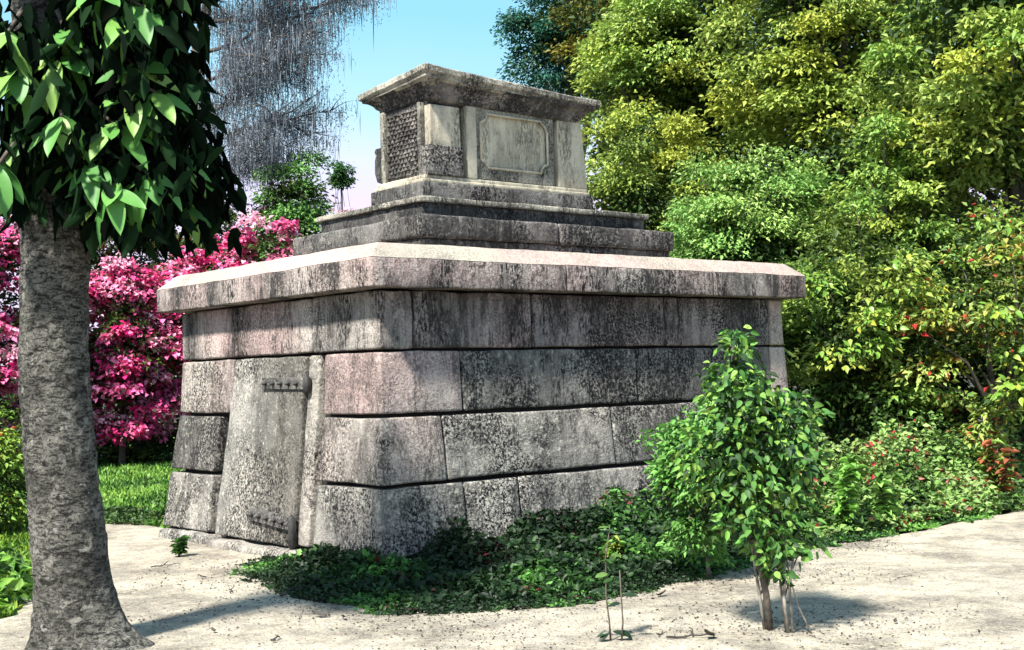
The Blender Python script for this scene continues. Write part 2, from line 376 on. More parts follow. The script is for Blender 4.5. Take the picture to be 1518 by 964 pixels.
def make_tree(name, label, cat, L, D, zc, R, ncl, nl, size, pal, cr=(.35, .6), trunk_r=.16, group=None, kindmat=None, zmin=.3, flat=.78, down=.25, aspect=.5, fill=.35, accent=None, acc=0., parts=0, leafmats=None, stemname='trunk', inner=.35):
    base = W(L, D, -.05); root = thing(name, base, label, cat, group)
    if D > 14 and name != 'blossom_shrub': size *= .86; nl = int(nl*1.3)
    c = W(L, D, zc)
    Cs, Rs = ellipsoid_clumps(c, R, ncl, *cr, fill=fill, zmin=zmin)
    out = unit((np.array(Cs)-np.array(c)))*.6
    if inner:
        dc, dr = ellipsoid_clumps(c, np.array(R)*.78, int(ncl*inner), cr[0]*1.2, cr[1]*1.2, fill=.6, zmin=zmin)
        Ai = clumps(dc, dr, nl*.7, size*1.15, DK, .8)  # inner clumps in dark colours paint the shade inside the crown
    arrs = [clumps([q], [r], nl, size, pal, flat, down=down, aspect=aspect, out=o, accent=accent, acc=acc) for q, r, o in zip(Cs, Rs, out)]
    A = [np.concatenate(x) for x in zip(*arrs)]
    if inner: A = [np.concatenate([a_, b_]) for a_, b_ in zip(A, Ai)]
    if parts:                                           # the leaves nearest the path are single objects
        sel = np.argsort((A[0]-np.array(CAM))@np.array(FW) + rng.random(len(A[0]))*.4)[:parts]; keep = np.ones(len(A[0]), bool); keep[sel] = False
        ms = [big_leaf_mesh('leaf', size*k, size*.55*k, bd, 'ovate') for k, bd in ((1.1, .25), (.9, .1), (1.2, .4))]
        leaf_objects(root, ms, leafmats, A[0][sel], A[1][sel], A[2][sel])
        A = [x[keep] for x in A]
    cm = link('crown', leaf_mesh(name+'_crown', *A), kindmat or M_leaf, root, base); meta(cm, kind='stuff')
    tg = [Cs[i] for i in range(0, len(Cs), max(1, len(Cs)//14))]
    tr, lb = limbs(base, W(L, D, max(.25, zc-R[2]*.45)), tg, trunk_r)
    link(stemname, mesh('trunk', *tr, True), M_bark2, root, base)
    if lb: meta(link('branch', mesh('branch', *lb, True), M_bark2, root, base), kind='stuff')
    return root
# ------------------------------------------------------------------ the tomb
LX, LY = 5.79, 4.142
OT = [(-.2, -.02), (.15, .022), (.697, .089), (1.286, .166), (1.849, .197), (2.368, .20), (9, .2)]
def off(z):
    for (a, oa), (b_, ob) in zip(OT, OT[1:]):
        if z <= b_: return oa + (ob-oa)*max(0, (z-a)/(b_-a))
    return OT[-1][1]
def cuts(d, r, st):
    inner = d-2*r; k = max(1, int(round(inner/st)))
    return [0, r*.45] + [r+inner*i/k for i in range(k+1)] + [d-r*.45, d]
def stoneblock(name, dims, warp, mat, parent, r=.022, st=.13, amp=.009, seed=0., face_mat=None, smooth=True):
    """a worked stone: rounded arrises, uneven faces; warp maps block metres to the place where it sits"""
    cs = [cuts(d, min(r, d*.3), st) for d in dims]; idx = {}; vs = []; fs = []
    nx, ny, nz_ = (len(c) for c in cs)
    def V(i, j, k):
        if (i, j, k) in idx: return idx[(i, j, k)]
        p = Vector((cs[0][i], cs[1][j], cs[2][k]))
        q = Vector([min(max(p[a], min(r, dims[a]*.3)), dims[a]-min(r, dims[a]*.3)) for a in range(3)])
        v = p-q; rr = max(abs(v.x), abs(v.y), abs(v.z))
        if v.length > 1e-9: p = q + v.normalized()*rr
        nn = (p-Vector(dims)*.5); 
        wpt = Vector(warp(*p)); s = Vector((seed, seed*1.7, 0))
        dv = noise.noise_vector((wpt+s)*3.1)*amp + noise.noise_vector((wpt+s)*11)*amp*.5
        idx[(i, j, k)] = len(vs); vs.append(wpt+dv); return idx[(i, j, k)]
    for j in range(ny-1):
        for k in range(nz_-1):
            fs.append((V(0, j, k), V(0, j, k+1), V(0, j+1, k+1), V(0, j+1, k))); fs.append((V(nx-1, j, k), V(nx-1, j+1, k), V(nx-1, j+1, k+1), V(nx-1, j, k+1)))
    for i in range(nx-1):
        for k in range(nz_-1):
            fs.append((V(i, 0, k), V(i+1, 0, k), V(i+1, 0, k+1), V(i, 0, k+1))); fs.append((V(i, ny-1, k), V(i, ny-1, k+1), V(i+1, ny-1, k+1), V(i+1, ny-1, k)))
    for i in range(nx-1):
        for j in range(ny-1):
            fs.append((V(i, j, 0), V(i, j+1, 0), V(i+1, j+1, 0), V(i+1, j, 0))); fs.append((V(i, j, nz_-1), V(i+1, j, nz_-1), V(i+1, j+1, nz_-1), V(i, j+1, nz_-1)))
    me = mesh(name, vs, fs, smooth)
    o = link(name, me, mat, parent)
    if face_mat:
        me.materials.append(face_mat)
        for p in me.polygons:
            if p.normal.z > .35: p.material_index = 1
    return o
def hexwarp(dims, c):
    """c[ix][iy][iz] -> world corner; trilinear"""
    def f(x, y, z):
        u, v, t = x/dims[0], y/dims[1], z/dims[2]; P = Vector((0, 0, 0))
        for i in (0, 1):
            for j in (0, 1):
                for k in (0, 1): P += Vector(c(i, j, k))*((u if i else 1-u)*(v if j else 1-v)*(t if k else 1-t))
        return P
    return f
def box(name, x0, x1, y0, y1, z0, z1, mat, parent, **kw):
    d = (x1-x0, y1-y0, z1-z0); return stoneblock(name, d, lambda x, y, z: (x0+x, y0+y, z0+z), mat, parent, **kw)
tomb = thing('stone_tomb', (0, 0, 0), 'large battered grey stone tomb with slab roof, barred stone door and carved monument on top', 'tomb')
G = .006                                                # half a joint
def wallblock(side, a0, a1, z0, z1, mat, name='stone_block', depth=.30, a0t=None, a1t=None, proud=0., seed=None, **kw):
    """side: front(y=o), left(x=o), right, back.  a0/a1 = None means 'runs to the corner of the tomb'."""
    a0t = a0 if a0t is None else a0t; a1t = a1 if a1t is None else a1t
    def c(i, j, k):
        z = (z1-.009) if k else (z0+.009); o = off(z)-proud; n_ = {'front': LX, 'back': LX, 'left': LY, 'right': LY}[side]
        lo = (a0t if k else a0); hi = (a1t if k else a1)
        lo = off(z) if lo == 'edge' else lo+G; hi = n_-off(z) if hi == 'edge' else hi-G
        a = hi if i else lo; dd = o+depth+proud if j else o
        if side == 'front': return (a, dd, z)
        if side == 'left': return (dd, a, z)
        if side == 'back': return (a, LY-dd, z)
        return (LX-dd, a, z)
    A = {'edge': 0}.get(a0, a0); n_ = LX if side in ('front', 'back') else LY
    w_ = abs((n_ if a1 == 'edge' else a1)-A)
    dims = (w_, depth, z1-z0)
    return stoneblock(name, dims, hexwarp(dims, c), mat, tomb, seed=rnd.uniform(0, 50) if seed is None else seed, **kw)
def cornerblock(jx, jy, z0, z1, mat, **kw):
    def c(i, j, k):
        z = (z1-.009) if k else (z0+.009); o = off(z)
        return ((jx-G) if i else o, (jy-G) if j else o, z)
    dims = (jx, jy, z1-z0); return stoneblock('stone_block', dims, hexwarp(dims, c), mat, tomb, seed=rnd.uniform(0, 50), **kw)
mw = lambda: rnd.choice(M_wall)
# core behind the joints, near-black to colour in their shadow
def corec(i, j, k):
    z = (-.1, 2.36)[k]; o = off(z)+.14; return (LX-o if i else o, LY-o if j else o, z)
stoneblock('core', (LX, LY, 2.4), hexwarp((LX, LY, 2.4), corec), M_mortar, tomb, st=1.2, amp=0)
# courses: frieze, second, third, lowest
Z = [(1.845, 2.362), (1.288, 1.838), (.70, 1.272), (.10, .682)]
cornerblock(.541, 1.30, *Z[0], M_frieze); cornerblock(1.047, 1.085, *Z[1], M_wall[2]); cornerblock(.80, 1.085, *Z[2], M_wall[0]); cornerblock(.963, 1.085, *Z[3], M_wall[3])
for zz, xs, mats in ((Z[0], [.541, 1.9, 3.7, 5.36], [M_frieze, M_frieze_dark, M_frieze_dark]), (Z[1], [1.047, 3.25, 5.34], [M_wall[1], M_dark]),
                     (Z[2], [.80, 2.85, 5.34], [M_wall[3], M_wall[1]]), (Z[3], [.963, 1.586, 3.5, 5.34], [M_wall[3], M_wall[3], M_wall[1]])):
    for a, b_, mm in zip(xs, xs[1:], mats): wallblock('front', a+(.010 if zz is Z[0] else 0), b_, *zz, mm)
    wallblock('front', xs[-1], 'edge', *zz, M_pale, name='corner_quoin', proud=.012)
for a, b_ in ((1.31, 2.715), (2.729, 'edge')): wallblock('left', a, b_, *Z[0], M_frieze)
wallblock('left', 2.83, 'edge', *Z[1], M_wall[0], a0t=2.79); wallblock('left', 3.08, 'edge', *Z[2], M_wall[1], a0t=3.03); wallblock('left', 3.06, 'edge', *Z[3], M_wall[3], a0t=3.09)
for zz in Z:
    for a, b_ in ((off(zz[0])+.34, 1.4), (1.4, 2.8), (2.8, LY-off(zz[0])-.34)): wallblock('right', a, b_, *zz, mw())
    for a, b_ in ((off(zz[0])+.32, 1.5), (1.5, 2.9), (2.9, 4.3), (4.3, LX-off(zz[0])-.32)): wallblock('back', a, b_, *zz, mw())
# footing
for side, segs in (('front', ((.0, 1.9), (1.9, 3.9), (3.9, 5.8))), ('right', ((.3, 2.1), (2.1, 3.8))), ('back', ((.1, 2.9), (2.9, 5.7)))):
    for a, b_ in segs: wallblock(side, a, b_, -.12, .10, mw(), name='footing_stone', proud=.03)
wallblock('left', 3.02, 4.10, -.14, .10, M_wall[3], name='footing_stone', proud=.06, r=.05, amp=.03)
wallblock('left', 1.25, 2.93, -.16, .085, M_jamb, name='threshold', proud=.10, r=.05, amp=.025)
wallblock('left', .1, 1.24, -.14, .10, M_wall[1], name='footing_stone', proud=.03)
# door bay
wallblock('left', 1.18, 1.382, .10, 1.838, M_jamb, name='door_jamb', depth=.24, proud=-.02)
door = wallblock('left', 1.395, 2.935, .09, 1.838, M_door, name='door', depth=.2, a1t=2.755, proud=.005, r=.02, amp=.012)
def strap(ya, yb, za, zb, zc, zd, nb, knuckle):
    """iron strap (ya,za)-(yb,zb) top edge to zc/zd bottom edge with bolts"""
    def c(i, j, k):
        y = yb if i else ya; zt, zl = (zb, zd) if i else (za, zc); z = zt if k else zl
        o = off(z)-.012; return (o if j else o-.035, y, z)
    dm = (abs(yb-ya), .035, .11)
    s = stoneblock('hinge_strap', dm, hexwarp(dm, c), M_iron, door, r=.006, st=.2, amp=.002)
    for i in range(nb):
        t = (i+.5)/nb*.93+.02; y = ya+(yb-ya)*t; z = (za+(zb-za)*t + zc+(zd-zc)*t)/2; x = off(z)-.047
        p = [(x+.005, y, z), (x-.02, y, z), (x-.042, y, z-.004)]
        v1 = tube_data(p, [.024, .02, .008], 7)
        v2 = tube_data([(x+.003, y, z+.002), (x-.006, y, z+.002)], [.03, .03], 8)
        link('bolt', mesh('bolt', *merge([v1, v2]), True), M_bolt, door)
    kz0, kz1 = knuckle; y = yb-.045 if yb < ya else yb+.04
    x = off((kz0+kz1)/2)-.03
    link('hinge_knuckle', mesh('hinge_knuckle', *tube_data([(x+.01, y, kz0), (x, y, kz0+.005), (x, y, kz1-.005), (x+.01, y, kz1)], [.03, .038, .038, .03], 10), True), M_bolt, door)
strap(2.14, 1.37, 1.642, 1.628, 1.532, 1.520, 5, (1.50, 1.63))
strap(2.215, 1.44, .412, .372, .298, .248, 5, (.10, .37))
# roof slab in three pieces: upright edge and sloping weathering
for a, b_ in ((0, 2.18), (2.18, 4.243), (4.243, LX)):
    dm = (b_-a, LY, .39)
    def wp(x, y, z, a=a, b_=b_):
        zz = 2.368+z; i = 0. if z <= .2455 else .167*(z-.2455)/(.39-.2455)
        g = .004; X = a+x
        if a == 0: X = i + x*(b_-i-g)/b_ if True else X
        elif b_ == LX: X = a+g + x*(LX-i-a-g)/(LX-a)
        else: X = a+g + x*(b_-a-2*g)/(b_-a)
        Y = i + y*(LY-2*i)/LY
        return (X, Y, zz)
    # heights need a row right at the arris: build as two stacked stones of one material
    kw = dict(r=.016, st=.12, amp=.008)
    def lower(x, y, z, wp=wp): return wp(x, y, z)
    dl = (b_-a, LY, .2455)
    s = stoneblock('roof_slab', dl, lower, M_slab, tomb, r=.014, st=.12, amp=.007, seed=a)
    du = (b_-a, LY, .1445)
    stoneblock('roof_slab_weathering', du, lambda x, y, z, wp=wp: wp(x, y, z+.2435), M_top, tomb, r=.006, st=.12, amp=.007, seed=a)
box('stepped_course', 1.19, LX-1.19, .93, LY-.93, 2.745, 2.926, M_dark, tomb)
for a, b_ in ((1.151, 2.9), (2.9, LX-1.151)): box('stepped_course', a+.003, b_-.003, .882, LY-.882, 2.926, 3.141, M_dark, tomb, r=.03, amp=.012)
box('stepped_course', 1.36, LX-1.36, 1.145, LY-1.145, 3.141, 3.30, M_black, tomb)
box('step_nosing', 1.3226, LX-1.3226, 1.1067, LY-1.1067, 3.295, 3.35, M_pedm, tomb, r=.012)
# monument
mon = bpy.data.objects.new('monument', None); col.objects.link(mon); mon.parent = tomb
X0, X1, Y0, Y1 = 1.80, 3.99, 1.66, 2.48
def mbox(n_, *a, **k): k.setdefault('r', .01); k.setdefault('amp', .004); return box(n_, *a[:6], a[6], mon, **k)
mbox('plinth', 1.72, 4.09, 1.60, 2.56, 3.35, 3.585, M_dark)
mbox('base_moulding', 1.745, 4.06, 1.625, 2.51, 3.585, 3.625, M_ped)
mbox('base_moulding', 1.765, 4.04, 1.645, 2.49, 3.625, 3.665, M_ped)
mbox('die', X0+.07, X1-.02, Y0+.07, Y1-.02, 3.665, 4.50, M_pedm)
def taper(n_, x0, x1, x1b, y0, y1, z0, z1, mat, y0b=None, x0b=None):
    def c(i, j, k):
        return ((x1 if k else x1b) if i else (x0 if k or x0b is None else x0b), y1 if j else (y0 if k or y0b is None else y0b), z1 if k else z0)
    dm = (x1-x0, y1-y0, z1-z0); return stoneblock(n_, dm, hexwarp(dm, c), mat, mon, r=.012, amp=.004)
taper('corner_pier', 1.86, 2.245, 2.255, 1.655, 1.80, 3.97, 4.40, M_ped)
taper('corner_pier_base', 1.80, 2.25, 2.26, 1.615, 1.80, 3.665, 3.975, M_dark)
taper('pilaster', 2.325, 2.455, 2.455, 1.64, 1.80, 3.665, 4.43, M_ped)
taper('end_pier', 3.62, 3.99, 4.05, 1.665, 2.44, 3.665, 4.43, M_ped, y0b=1.655)
# framed panel with notched corners
def panel():
    xa, xb, za, zb = 2.46, 3.565, 3.675, 4.435; ia, ib, ja, jb = 2.53, 3.47, 3.80, 4.375
    outer = []; inner = []
    r1 = .10
    def arc(cx, cz, r, a0, a1, n_=6): return [(cx+r*math.cos(math.radians(a0+(a1-a0)*i/n_)), cz+r*math.sin(math.radians(a0+(a1-a0)*i/n_))) for i in range(n_+1)]
    inner += [(ia, ja+.09), (ia+.10, ja)]                      # lower left: cut corner
    inner += arc(ib, ja, r1, 180, 90)                           # lower right: scallop
    inner += [(ib, jb-.12), (ib-.03, jb-.06), (ib-.10, jb)]      # upper right: curved cut
    inner += arc(ia, jb, r1*.9, 0, -90)                         # upper left scallop
    cx, cz = (xa+xb)/2, (za+zb)/2
    for x, z in inner:                                          # push each point out to the rectangle
        dx, dz = x-cx, z-cz; s = min((xb-cx)/abs(dx) if dx else 9e9, (zb-cz)/abs(dz) if dz else 9e9); outer.append((cx+dx*s, cz+dz*s))
    cor = [(xa, za), (xb, za), (xb, zb), (xa, zb)]
    n_ = len(inner); vs = []; yf, yb_ = 1.668, 1.765
    for y in (yf, yb_): vs += [(x, y, z) for x, z in outer] + [(x, y, z) for x, z in inner]
    vs += [(x, yf, z) for x, z in cor]; fs = []
    for i in range(n_):
        j = (i+1) % n_; fs.append((i, j, n_+j, n_+i)); fs.append((n_+i, n_+j, 3*n_+j, 3*n_+i)); fs.append((i, 2*n_+i, 2*n_+j, j))
        for ci, (x, z) in enumerate(cor):                       # fill the frame corners
            a, b_ = outer[i], outer[j]
            if abs(a[0]-b_[0]) > 1e-6 and abs(a[1]-b_[1]) > 1e-6 and ((abs(a[0]-x) < 1e-6 and abs(b_[1]-z) < 1e-6) or (abs(a[1]-z) < 1e-6 and abs(b_[0]-x) < 1e-6)):
                fs.append((j, i, 4*n_+ci))
    link('panel_frame', mesh('panel_frame', vs, fs), M_pedm, mon)
    pts = [(x, 1.668, z) for x, z in inner]; pts.append(pts[0])
    link('panel_bead', mesh('panel_bead', *tube_data(pts, [.014]*len(pts), 6), True), M_ped, mon)
    box('inset_panel', 2.50, 3.53, 1.70, 1.80, 3.76, 4.42, M_ped, mon, r=.01, amp=.003)
panel()
box('panel_rail', 2.47, 3.57, 1.650, 1.70, 4.435, 4.455, M_pedm, mon, r=.006, amp=.002)
# carved scale lattice on the narrow side, with framing strips and the scroll at its far end
def lattice():
    rows = []
    for r_ in range(15):
        for k in range(9):
            y = 1.83 + k*.066 + (.033 if r_ % 2 else 0) + rnd.uniform(-.008, .008); z = 3.72 + r_*.046 + rnd.uniform(-.007, .007)
            if y > 2.38: continue
            rows.append(([(1.845, y-.03, z), (1.845, y, z-.042), (1.845, y+.03, z), (1.845, y, z+.042), (1.805, y, z-.012)], [(0, 4, 1), (1, 4, 2), (2, 4, 3), (3, 4, 0)]))
    return merge(rows)
meta(link('carved_scales', mesh('carved_scales', *lattice()), M_dark, mon), kind='stuff')
mbox('side_panel', 1.84, 1.90, 1.76, 2.45, 3.665, 4.43, M_dark)
mbox('side_strip', 1.80, 1.87, 2.40, 2.475, 3.665, 4.43, M_pedm)
mbox('side_strip', 1.80, 1.87, 1.745, 1.80, 3.665, 4.43, M_pedm)
pts = [(1.95-.0, 2.49 + .075*math.sin(t*math.pi), 3.70+.33*t) for t in [i/8 for i in range(9)]]
def scroll():
    prof = [(2.46, 3.67), (2.545, 3.70), (2.585, 3.80), (2.58, 3.93), (2.56, 3.99), (2.585, 4.03), (2.56, 4.06), (2.46, 4.06)]
    vs = [(x, y, z) for x in (1.80, 2.10) for y, z in prof]; n_ = len(prof)
    fs = [(i, (i+1) % n_, n_+(i+1) % n_, n_+i) for i in range(n_)] + [tuple(range(n_))[::-1], tuple(range(n_, 2*n_))]
    return vs, fs
link('scroll_bracket', mesh('scroll_bracket', *scroll()), M_black, mon)
# cap: cove under a thin slab with a low hipped top
def cap():
    prof = [(.26, 4.40), (.19, 4.42), (.165, 4.435), (.16, 4.46), (.135, 4.475), (.115, 4.51), (.075, 4.54), (.03, 4.555), (.03, 4.575), (.012, 4.585), (.0, 4.60), (.0, 4.645), (.012, 4.66), (.05, 4.672), (.30, 4.715), (.50, 4.73)]
    x0, x1, y0, y1 = 1.672, 4.118, 1.46, 2.682; vs, fs = [], []
    m_, k = 24, 12
    def ring(i_):
        a, b_, c_, d = x0+i_, x1-i_, y0+i_, y1-i_; r = []
        r += [(a+(b_-a)*t/m_, c_) for t in range(m_)] + [(b_, c_+(d-c_)*t/k) for t in range(k)] + [(b_-(b_-a)*t/m_, d) for t in range(m_)] + [(a, d-(d-c_)*t/k) for t in range(k)]
        return r
    for i_, z in prof:
        for x, y in ring(i_):
            p = Vector((x, y, z)); p.z += .10*max(0, 1-(x-x0)/(x1-x0)*1.25)*max(0, 1-(y-y0)/(y1-y0))*min(1, (z-4.33)/.25); vs.append(p + noise.noise_vector(p*4)*.008 + noise.noise_vector(p*14)*.004)
    n_ = 2*(m_+k)
    for a in range(len(prof)-1):
        for t in range(n_): fs.append((a*n_+t, a*n_+(t+1) % n_, (a+1)*n_+(t+1) % n_, (a+1)*n_+t))
    fs.append(tuple(range(n_))[::-1]); fs.append(tuple((len(prof)-1)*n_+t for t in range(n_)))
    me = mesh('cap', vs, fs); me.materials.append(M_dark); me.materials.append(M_pedm)
    for p in me.polygons:
        if p.center.z > 4.59: p.material_index = 1
    return me
link('cap', cap(), M_dark, mon)

# ------------------------------------------------------------------ vegetation
YG = [(.35, .43, .07), (.30, .40, .08), (.40, .43, .06), (.19, .29, .05), (.32, .43, .11)]
MG = [(.20, .35, .07), (.12, .24, .05), (.26, .39, .08), (.31, .37, .07)]
FG = [(.31, .46, .13), (.23, .38, .10), (.35, .50, .12)]
DK = [(.05, .10, .025), (.035, .075, .02), (.08, .12, .02)]  # dark greens, also used as painted shade in hollows and crowns
RED = [(.45, .02, .03), (.30, .03, .03), (.5, .08, .04)]
TR = 'trees and tall shrubs crowding behind the right side of the tomb'
make_tree('tree', 'distant blue-green tree against the sky right of the monument cap', 'tree', 2.1, 39.5, 12.3, (1.9, 1.9, 2.6), 95, 190, .15, [(.03, .13, .09), (.05, .20, .12), (.03, .09, .06)], (.4, .75), .2, zmin=9.5)
make_tree('tree', 'olive-brown tree beside the blue-green one above the right end of the cap', 'tree', 3.2, 33, 10.3, (1.75, 1.6, 3.2), 80, 170, .15, [(.14, .13, .02), (.22, .20, .03), (.08, .10, .02)], (.35, .65), .2, zmin=6)
make_tree('tree', 'pale yellow-green tree just right of the monument cap', 'tree', 3.25, 23.5, 7.0, (1.75, 1.5, 3.6), 120, 230, .12, YG+FG, (.28, .55), .18, zmin=3)
make_tree('tree', 'yellow-green leafy bush directly behind the right end of the monument', 'tree', 2.3, 21, 4.0, (1.25, 1., 2.1), 75, 200, .11, YG+DK[:1], (.25, .45), .12, zmin=1.2)
make_tree('tree', 'tall yellow-green tree with dark hollows at the top centre right', 'tree', 5.1, 20.5, 6.6, (1.7, 1.5, 3.2), 90, 240, .13, YG, (.3, .6), .2, zmin=3)
make_tree('tree', 'tall broad-leaved tree filling the top right corner', 'tree', 6.9, 17.3, 5.4, (1.75, 1.5, 2.6), 75, 220, .14, YG+MG, (.3, .6), .2, zmin=2.4)
make_tree('tree', 'high yellow-green tree behind the upper right canopy', 'tree', 8.6, 22, 8.2, (2.4, 1.8, 3.6), 90, 200, .15, YG, (.35, .7), .2, zmin=3)
make_tree('shrub', 'fine-leaved light green shrub rising behind the right end of the roof slab', 'shrub', 3.35, 17.9, 3.2, (1.15, .9, 1.45), 120, 210, .085, FG+[(.2, .4, .1)], (.2, .42), .08, zmin=.6)
make_tree('shrub', 'bright green shrub beside the right-hand corner of the tomb', 'shrub', 4.05, 15.6, 2.0, (1.0, .9, 1.75), 44, 120, .105, MG, (.2, .38), .08, zmin=.3, parts=200, leafmats=M_shleaf)
make_tree('shrub', 'yellow-green shrub flecked with red leaves at the right edge', 'shrub', 5.7, 15.2, 1.7, (1.35, .9, 1.55), 40, 110, .11, YG[2:]+MG[:2]+[(.30, .18, .05)], (.2, .4), .08, zmin=.3, accent=RED, acc=.035, parts=200, leafmats=M_shleaf)
make_tree('shrub', 'tall light green shrub between the bright shrub and the corner tree', 'shrub', 5.2, 17.2, 3.2, (1.1, .9, 2.0), 48, 150, .11, MG+YG[:2], (.22, .42), .1, zmin=.6)
make_tree('shrub', 'dark green thicket painted as the shade under the right-hand trees', 'shrub', 5.5, 19.3, 2.2, (3.2, 1.2, 2.4), 120, 150, .13, DK, (.35, .7), .1, zmin=.2, fill=.6)  # dark backing colours give the black gaps between lit leaves
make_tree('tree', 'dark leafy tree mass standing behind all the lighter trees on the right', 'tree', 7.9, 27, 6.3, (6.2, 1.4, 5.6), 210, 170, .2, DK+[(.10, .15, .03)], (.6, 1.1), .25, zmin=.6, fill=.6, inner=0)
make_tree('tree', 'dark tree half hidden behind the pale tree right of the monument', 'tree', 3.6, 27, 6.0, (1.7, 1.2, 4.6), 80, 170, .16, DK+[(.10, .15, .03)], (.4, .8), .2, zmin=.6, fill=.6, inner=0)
make_tree('shrub', 'bush coloured dark as the shade between the bright shrub and the reddish one low on the right', 'shrub', 5.0, 16.1, 1.3, (1.5, .6, 1.5), 60, 150, .12, DK, (.3, .5), .06, zmin=.1, fill=.6, inner=0)  # added in dark colours to paint a shaded hollow
make_tree('shrub', 'bush coloured dark as shade at the right border under the canopy', 'shrub', 7.1, 16.6, 1.9, (1.5, .6, 2.0), 60, 150, .12, DK+[(.09, .12, .03)], (.3, .5), .06, zmin=.1, fill=.6, inner=0, accent=RED, acc=.03)  # dark leaf colour stands in for shade below the canopy
# understory on the right edge of the path
def low_plants(name, label, pts, hs, n, size, pal, accent=None, acc=0., up=.8):
    P = []; Hs = []
    tri = pts
    while len(P) < n:
        a = rng.random(); i = rng.integers(0, len(tri)-1); L0, D0, e0 = tri[i]; L1, D1, e1 = tri[i+1]
        L = L0+(L1-L0)*a; D = D0+(D1-D0)*a + rng.random()*(e0+(e1-e0)*a); k = (D-(D0+(D1-D0)*a))/(e0+(e1-e0)*a+1e-6)
        p = W(L, D); z = gh(p.x, p.y)
        h = (hs[0]+(hs[1]-hs[0])*k)*(1+1.1*noise.noise(Vector((p.x*1.8, p.y*1.8, 3.))))
        P.append((p.x, p.y, z+h*rng.random()**.6))
    P = np.array(P)
    D = unit(rng.normal(size=(n, 3))*[1, 1, .3] + [0, 0, .25]); Nn = unit(rng.normal(size=(n, 3))*.6+[0, 0, up]-.35*np.array(FW))
    zone = np.array([noise.noise(Vector((x*1.9, y*1.9, 7))) for x, y, _ in P]); pal_ = np.array(pal)
    k = np.clip(((zone*1.4+.42)*len(pal)).astype(int) + rng.integers(-1, 2, n), 0, len(pal)-1)
    C = palette(pal, n, .25, k)
    if accent is not None:
        q = rng.random(n) < acc*(1+2.5*zone); C[q] = palette(accent, q.sum())
    s = size*rng.uniform(.6, 1.3, n)
    return meta(link(name, leaf_mesh(name, P, D, Nn, s, s*.55, C), M_leaf), label, 'undergrowth', None, 'stuff')
low_plants('undergrowth', 'mixed low green undergrowth with reddish stems along the right edge of the sandy path', [(2.2, 11.6, 1.8), (3.4, 12.3, 2.), (4.6, 13.3, 2.), (6.2, 14.3, 2.), (8.5, 15, 2)], (.12, 1.0), 32000, .075, [DK[0], MG[1], FG[1], (.24, .34, .12), (.22, .34, .10)], [(.30, .05, .05), (.35, .12, .08), (.4, .03, .04)], .04)
# ground cover between the wall and the path, highest at the wall
def cover(n=60000):
    x = rng.uniform(-1.15, 6.8, n*3); y = rng.uniform(-2.4, 1.9, n*3); P = np.stack([x, y], 1); d = sdist(P)
    jit = np.array([.17*noise.noise(Vector((a*3, b_*3, 0)))+.16*noise.noise(Vector((a*11, b_*11, 0))) for a, b_ in P])
    ok = ((d+jit) < .04) & ~((x > .02) & (y > .02)); P = P[ok][:n]; d = d[ok][:n]; n = len(P)
    ins = np.clip(-d, 0, 2)
    wallish = np.exp(-np.maximum(0, -P[:, 1])/.8)
    lim = np.clip(.02+.3*np.minimum(ins, .9)/.9, .015, .32)*(.55+.75*wallish)*np.interp(P[:, 0], [-.5, .6, 3.2], [.30, .55, 1.15])
    lump = np.array([1+.9*noise.noise(Vector((a*2.0, b_*2.0, 9.))) for a, b_ in P])
    h = lim*lump; z = ghs(P)+h*rng.random(n)**.5
    zone = np.array([noise.noise(Vector((a*1.3, b_*1.3, 2.)))+.5*noise.noise(Vector((a*4., b_*4., 2.))) for a, b_ in P]) + .25*(P[:, 0]-2)/3 + .22*np.exp(-ins/.35)
    pal = [(.012, .028, .012), (.016, .04, .014), (.026, .065, .018), (.045, .12, .025), (.09, .24, .045), (.15, .33, .06)]
    k = np.clip(((zone+.45)*4.2).astype(int)+rng.integers(-1, 2, n), 0, 5); C = palette(pal, n, .25, k)
    zr = np.array([noise.noise(Vector((a*2.1+9, b_*2.1, 4.))) for a, b_ in P]); q = rng.random(n) < np.clip(zr*.4-.08, 0, .08); C[q] = palette([(.10, .02, .03), (.16, .03, .03), (.05, .02, .03)], q.sum())
    s = rng.uniform(.035, .08, n)*np.where(ins < .25, .55, 1.)
    D = unit(rng.normal(size=(n, 3))*[1, 1, .4]+[0, 0, .2]); Nn = unit(rng.normal(size=(n, 3))*.7+[0, 0, .8])
    P3 = np.column_stack([P, z])
    return leaf_mesh('ground_cover', P3, D, Nn, s, s*.62, C, fold=.1, oval=True)
meta(link('ground_cover', cover(), M_leaf), 'dark ground cover creeping along the foot of the tomb wall to the path', 'ground cover', None, 'stuff')
def weed(L, D, h, nleaf, size, label, pal, group=None, name='leafy_weed'):
    b0 = W(L, D); b0.z = gh(b0.x, b0.y); root = thing(name, b0, label, 'plant', group); st = []; A = []
    P, Dd, Nn, S = [], [], [], []
    for s in range(3):
        tip = b0+Vector((rnd.uniform(-.3, .3)*h, rnd.uniform(-.3, .3)*h, h*rnd.uniform(.7, 1)))
        st.append(tube_data([b0, b0.lerp(tip, .5)+Vector((0, 0, .05*h)), tip], [.008, .006, .003], 5))
        for i in range(nleaf//3):
            t = rnd.uniform(.2, 1); p = b0.lerp(tip, t); a = rnd.uniform(0, 6.28)
            P.append(p); Dd.append((math.cos(a), math.sin(a), rnd.uniform(-.2, .4))); Nn.append((rnd.uniform(-.3, .3), rnd.uniform(-.3, .3), 1)); S.append(size*rnd.uniform(.7, 1.2))
    n = len(P); S = np.array(S)
    meta(link('foliage', leaf_mesh('foliage', np.array(P), np.array(Dd), np.array(Nn), S, S*.55, palette(pal, n), oval=True), M_leaf, root, b0), kind='stuff')
    link('stem', mesh('stem', *merge(st), True), M_bark2, root, b0)
